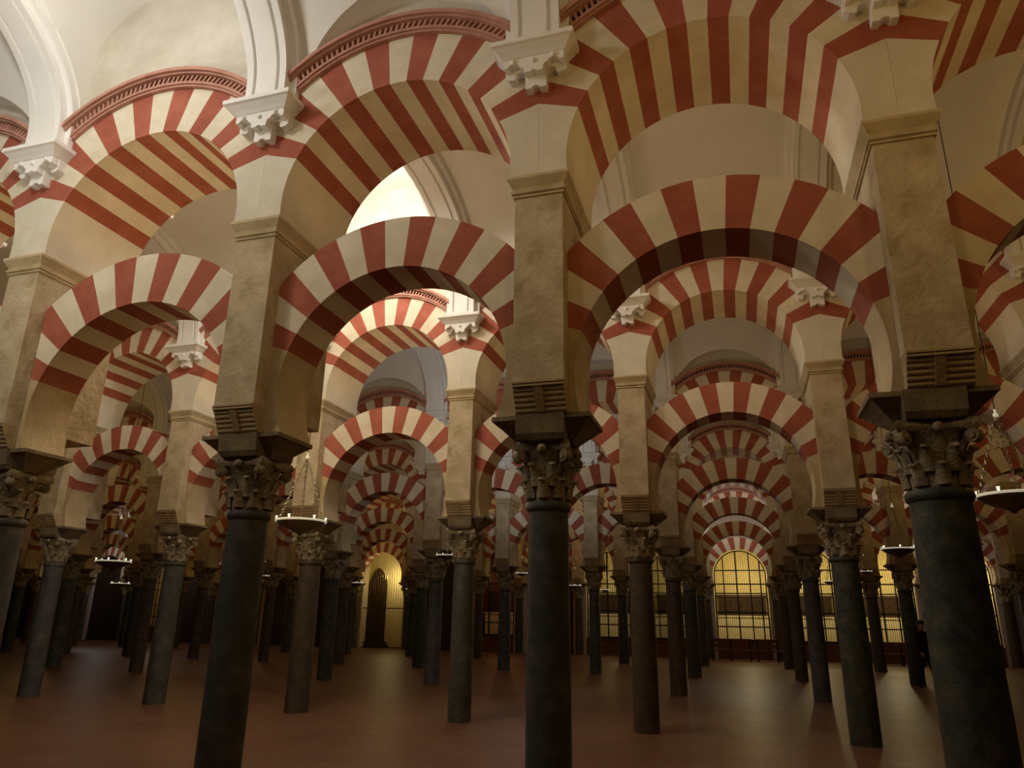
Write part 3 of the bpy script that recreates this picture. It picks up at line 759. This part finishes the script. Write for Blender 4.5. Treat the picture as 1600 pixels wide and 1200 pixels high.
# ------------------------------------------------------------------ person walking in the distance
def person(x, y, rz):
    root = empty('person', (x, y, 0), rz)
    tag(root, 'person in dark jacket and trousers walking beside a distant column at right', 'person')
    V = {'pelvis': (0, 0, 0.93), 'waist': (0, -0.01, 1.06), 'chest': (0, -0.02, 1.26), 'upper': (0, -0.02, 1.40), 'neck': (0, -0.02, 1.48), 'neck2': (0, -0.035, 1.54), 'head': (0, -0.05, 1.62), 'crown': (0, -0.045, 1.70),
         'hipL': (0.09, 0, 0.89), 'kneeL': (0.10, -0.14, 0.50), 'ankL': (0.10, -0.20, 0.09), 'toeL': (0.11, -0.36, 0.04), 'heelL': (0.10, -0.16, 0.05),
         'hipR': (-0.09, 0, 0.89), 'kneeR': (-0.10, 0.02, 0.49), 'ankR': (-0.10, 0.24, 0.12), 'toeR': (-0.11, 0.10, 0.035), 'heelR': (-0.10, 0.28, 0.10),
         'shL': (0.17, -0.02, 1.40), 'elL': (0.22, 0.07, 1.13), 'wrL': (0.22, -0.02, 0.90), 'paL': (0.22, -0.05, 0.83),
         'shR': (-0.17, -0.02, 1.40), 'elR': (-0.23, -0.02, 1.13), 'wrR': (-0.22, -0.18, 0.95), 'paR': (-0.22, -0.23, 0.90)}
    Rr = {'pelvis': (.155, .115), 'waist': (.14, .105), 'chest': (.165, .12), 'upper': (.15, .10), 'neck': (.062, .062), 'neck2': (.058, .06), 'head': (.082, .10), 'crown': (.055, .065),
          'hipL': (.09, .09), 'kneeL': (.06, .06), 'ankL': (.045, .045), 'toeL': (.04, .028), 'heelL': (.04, .04), 'shL': (.07, .07), 'elL': (.048, .048), 'wrL': (.034, .034), 'paL': (.03, .04)}
    for k in list(Rr):
        if k.endswith('L'): Rr[k[:-1] + 'R'] = Rr[k]
    E = [('pelvis', 'waist'), ('waist', 'chest'), ('chest', 'upper'), ('upper', 'neck'), ('neck', 'neck2'), ('neck2', 'head'), ('head', 'crown')]
    for s in 'LR':
        E += [('pelvis', 'hip'+s), ('hip'+s, 'knee'+s), ('knee'+s, 'ank'+s), ('ank'+s, 'toe'+s), ('ank'+s, 'heel'+s), ('upper', 'sh'+s), ('sh'+s, 'el'+s), ('el'+s, 'wr'+s), ('wr'+s, 'pa'+s)]
        px, py, pz = V['pa'+s]; sg = 1 if s == 'L' else -1
        prev = []
        for fi, (dy, ln) in enumerate(((-0.03, 0.07), (-0.01, 0.08), (0.01, 0.075), (0.03, 0.06))):
            a, c = 'f%d%sa' % (fi, s), 'f%d%sb' % (fi, s)
            V[a] = (px, py + dy, pz - ln*0.55); V[c] = (px - sg*0.02, py + dy - 0.012, pz - ln)
            Rr[a] = (.009, .009); Rr[c] = (.008, .008); E += [('pa'+s, a), (a, c)]
        V['th'+s] = (px - sg*0.02, py - 0.05, pz - 0.01); Rr['th'+s] = (.010, .010); E.append(('pa'+s, 'th'+s))
    names = list(V); me = bpy.data.meshes.new('person_skin')
    me.from_pydata([V[n] for n in names], [(names.index(a), names.index(c)) for a, c in E], [])
    tmp = bpy.data.objects.new('person_tmp', me); COL.objects.link(tmp)
    md = tmp.modifiers.new('skin', 'SKIN'); md.use_smooth_shade = True
    for i, n in enumerate(names):
        sv = me.skin_vertices[0].data[i]; sv.radius = Rr[n]; sv.use_root = (n == 'pelvis')
    sb = tmp.modifiers.new('sub', 'SUBSURF'); sb.levels = 2; sb.render_levels = 2
    dg = bpy.context.evaluated_depsgraph_get(); dg.update()
    m2 = bpy.data.meshes.new_from_object(tmp.evaluated_get(dg))
    bpy.data.objects.remove(tmp)
    m2.materials.clear()
    for k in ('jacket', 'trousers', 'skin', 'shoe'): m2.materials.append(M[k])
    for p in m2.polygons:
        c = p.center; k = 0
        if c.z < 0.11: k = 3
        elif c.z < 0.93 and abs(c.x) < 0.185: k = 1
        elif c.z > 1.50: k = 2
        elif abs(c.x) > 0.185 and c.z < 0.93: k = 2
        p.material_index = k; p.use_smooth = True
    obj('body', m2, root)
    h = MB(); hc = (0, -0.03, 1.665)
    R = []
    for k in range(8):
        u = PI*0.62*k/7
        R.append([(hc[0] + 0.098*math.sin(u)*math.cos(2*PI*i/14), hc[1] + (0.115*math.sin(u)*math.sin(2*PI*i/14)), hc[2] + 0.10*math.cos(u) + (0.05*(u/1.9) if math.sin(2*PI*i/14) < -0.4 else 0)) for i in range(14)])
    h.rings(R, cap0=True, cap1=False)
    obj('hair', h.mesh('hair', [M['hair']], 60), root)
    fc = MB()
    fc.rings([[(-0.012, -0.148, 1.60), (0.012, -0.148, 1.60), (0.010, -0.135, 1.60), (-0.010, -0.135, 1.60)], [(-0.014, -0.168, 1.605), (0.014, -0.168, 1.605), (0.012, -0.14, 1.60), (-0.012, -0.14, 1.60)], [(-0.006, -0.145, 1.645), (0.006, -0.145, 1.645), (0.006, -0.13, 1.645), (-0.006, -0.13, 1.645)]])
    obj('nose', fc.mesh('nose', [M['skin']], 60), root)
    for sx in (-1, 1):
        e = MB(); e.sphere((sx*0.032, -0.138, 1.645), 0.011, 8, 5); obj('eye', e.mesh('eye', [M['hair']], 60), root)
        e = MB(); e.sphere((sx*0.088, -0.04, 1.63), 0.02, 8, 5, sz=1.5); obj('ear', e.mesh('ear', [M['skin']], 60), root)
    e = MB(); e.box(-0.022, 0.022, -0.150, -0.138, 1.573, 1.581); obj('mouth', e.mesh('mouth', [M['redwood']]), root)
person(9.28, 17.0, 0.5)

# ------------------------------------------------------------------ lights
WHITE = (1.0, 0.96, 0.88); WARM = (1.0, 0.61, 0.19); MID = (1.0, 0.74, 0.42)
def uplight(loc, energy, col, rad=0.12, blend=0.3, size=178):
    l = bpy.data.lights.new('uplight', 'SPOT'); l.energy = energy; l.color = col; l.shadow_soft_size = rad
    l.spot_size = math.radians(size); l.spot_blend = blend
    o = bpy.data.objects.new('uplight', l); COL.objects.link(o); o.location = loc; o.rotation_euler = (PI, 0, 0)
    o.visible_camera = False
    return o
COOL = (1.0, 0.93, 0.88)
def flood(loc, energy, col, rad=0.25, lo=-0.93, hi=-0.35):
    # floodlight whose strength is made to fade downwards, keeping floor and shafts dim
    o = point(loc, energy, col, rad); l = o.data; l.use_nodes = True; nt = l.node_tree
    em = nt.nodes['Emission']; tc = nt.nodes.new('ShaderNodeTexCoord'); sp = nt.nodes.new('ShaderNodeSeparateXYZ')
    mr = nt.nodes.new('ShaderNodeMapRange'); mr.interpolation_type = 'SMOOTHSTEP'
    mr.inputs['From Min'].default_value = lo; mr.inputs['From Max'].default_value = hi
    mr.inputs['To Min'].default_value = 0.02; mr.inputs['To Max'].default_value = 1.0
    nt.links.new(tc.outputs['Normal'], sp.inputs[0]); nt.links.new(sp.outputs['Z'], mr.inputs['Value'])
    nt.links.new(mr.outputs['Result'], em.inputs['Strength'])
    return o
# white floodlights at the left, then fill lamps added to brighten it
flood((-1.5, -3.3, 8.0), 165, (1.0, 0.98, 0.93))
flood((-1.6, 2.6, 9.2), 400, WHITE)
flood((-7.0, -3.1, 7.3), 70, WHITE)
flood((-30.5, 28.0, 5.2), 70, COOL)
flood((-3.2, 3.0, 4.3), 30, MID)  # added fill for the undersides of the left lower arches
flood((-2.3, -3.3, 5.4), 115, (1.0, 0.87, 0.66), lo=-0.95, hi=-0.4)  # added fill brightening the fronts of the left piers
flood((-1.6, 1.5, 3.4), 14, WARM, 0.1)  # added low warm fill beneath the left front arch
# warm floodlights of the near nave
for x, e, c in ((1.4, 26, MID), (4.65, 33, WARM), (7.9, 39, WARM), (11, 30, WARM)):
    flood((x, -3.1, 5.7), e, c, lo=-1.0, hi=-0.45)
for r in range(ROWS):           # small uplights standing on the crowns of the lower arches
    for t in range(TR[r][0], TR[r][1]):
        if r > 2 and t % 2: continue
        e = 6.2
        if t in (-1, -2) and r < 2: e = 16
        uplight(((t+0.5)*A, r*B - 0.1, LZ + LRO + 0.16), e if r < 3 else e*1.2, WARM if (t > 0 or r > 1) else (1.0, 0.66, 0.26))
for j in range(1, 6):
    yy = j*B - B/2
    for x, e, c in ((4.65, 37, (1.0, 0.70, 0.35)), (10.8, 46, WARM), (-1.55, 40, MID), (-7.7, 36, MID), (-14, 42, WARM), (-20, 40, WARM), (-27, 40, WARM)):
        if x < TR[j][0]*A - 2: continue
        if 1 < j < 5: e *= 0.5
        if x == -1.55 and j in (2, 3): e, c = 52, (0.90, 0.95, 1.0)
        if j == 5: e, c = (80, (1.0, 0.9, 0.8)) if x in (4.65, 10.8, -27) else (30, WARM)
        flood((x, yy, 6.0), e, c)

# ------------------------------------------------------------------ world, camera, colour
w = bpy.data.worlds.new('World'); scene.world = w; w.use_nodes = True
w.node_tree.nodes['Background'].inputs[0].default_value = (0.9, 0.65, 0.4, 1)
w.node_tree.nodes['Background'].inputs[1].default_value = 0.012

cam = bpy.data.cameras.new('Camera'); co = bpy.data.objects.new('Camera', cam); COL.objects.link(co)
cam.sensor_width = 36; cam.lens = 1137.1/1600*36; cam.clip_start = 0.05; cam.clip_end = 200
yaw, pit, rol = 0.298, 0.3111, 0.016
f = Vector((-math.sin(yaw)*math.cos(pit), math.cos(yaw)*math.cos(pit), math.sin(pit)))
r0 = Vector((math.cos(yaw), math.sin(yaw), 0)); u0 = r0.cross(f)
rr = r0*math.cos(rol) + u0*math.sin(rol); uu = u0*math.cos(rol) - r0*math.sin(rol)
mat = Matrix((rr, uu, -f)).transposed().to_4x4(); mat.translation = Vector((4.6455, -6.4205, 1.65))
co.matrix_world = mat
scene.camera = co
scene.view_settings.view_transform = 'Standard'
scene.view_settings.look = 'None'
scene.view_settings.exposure = 0.0
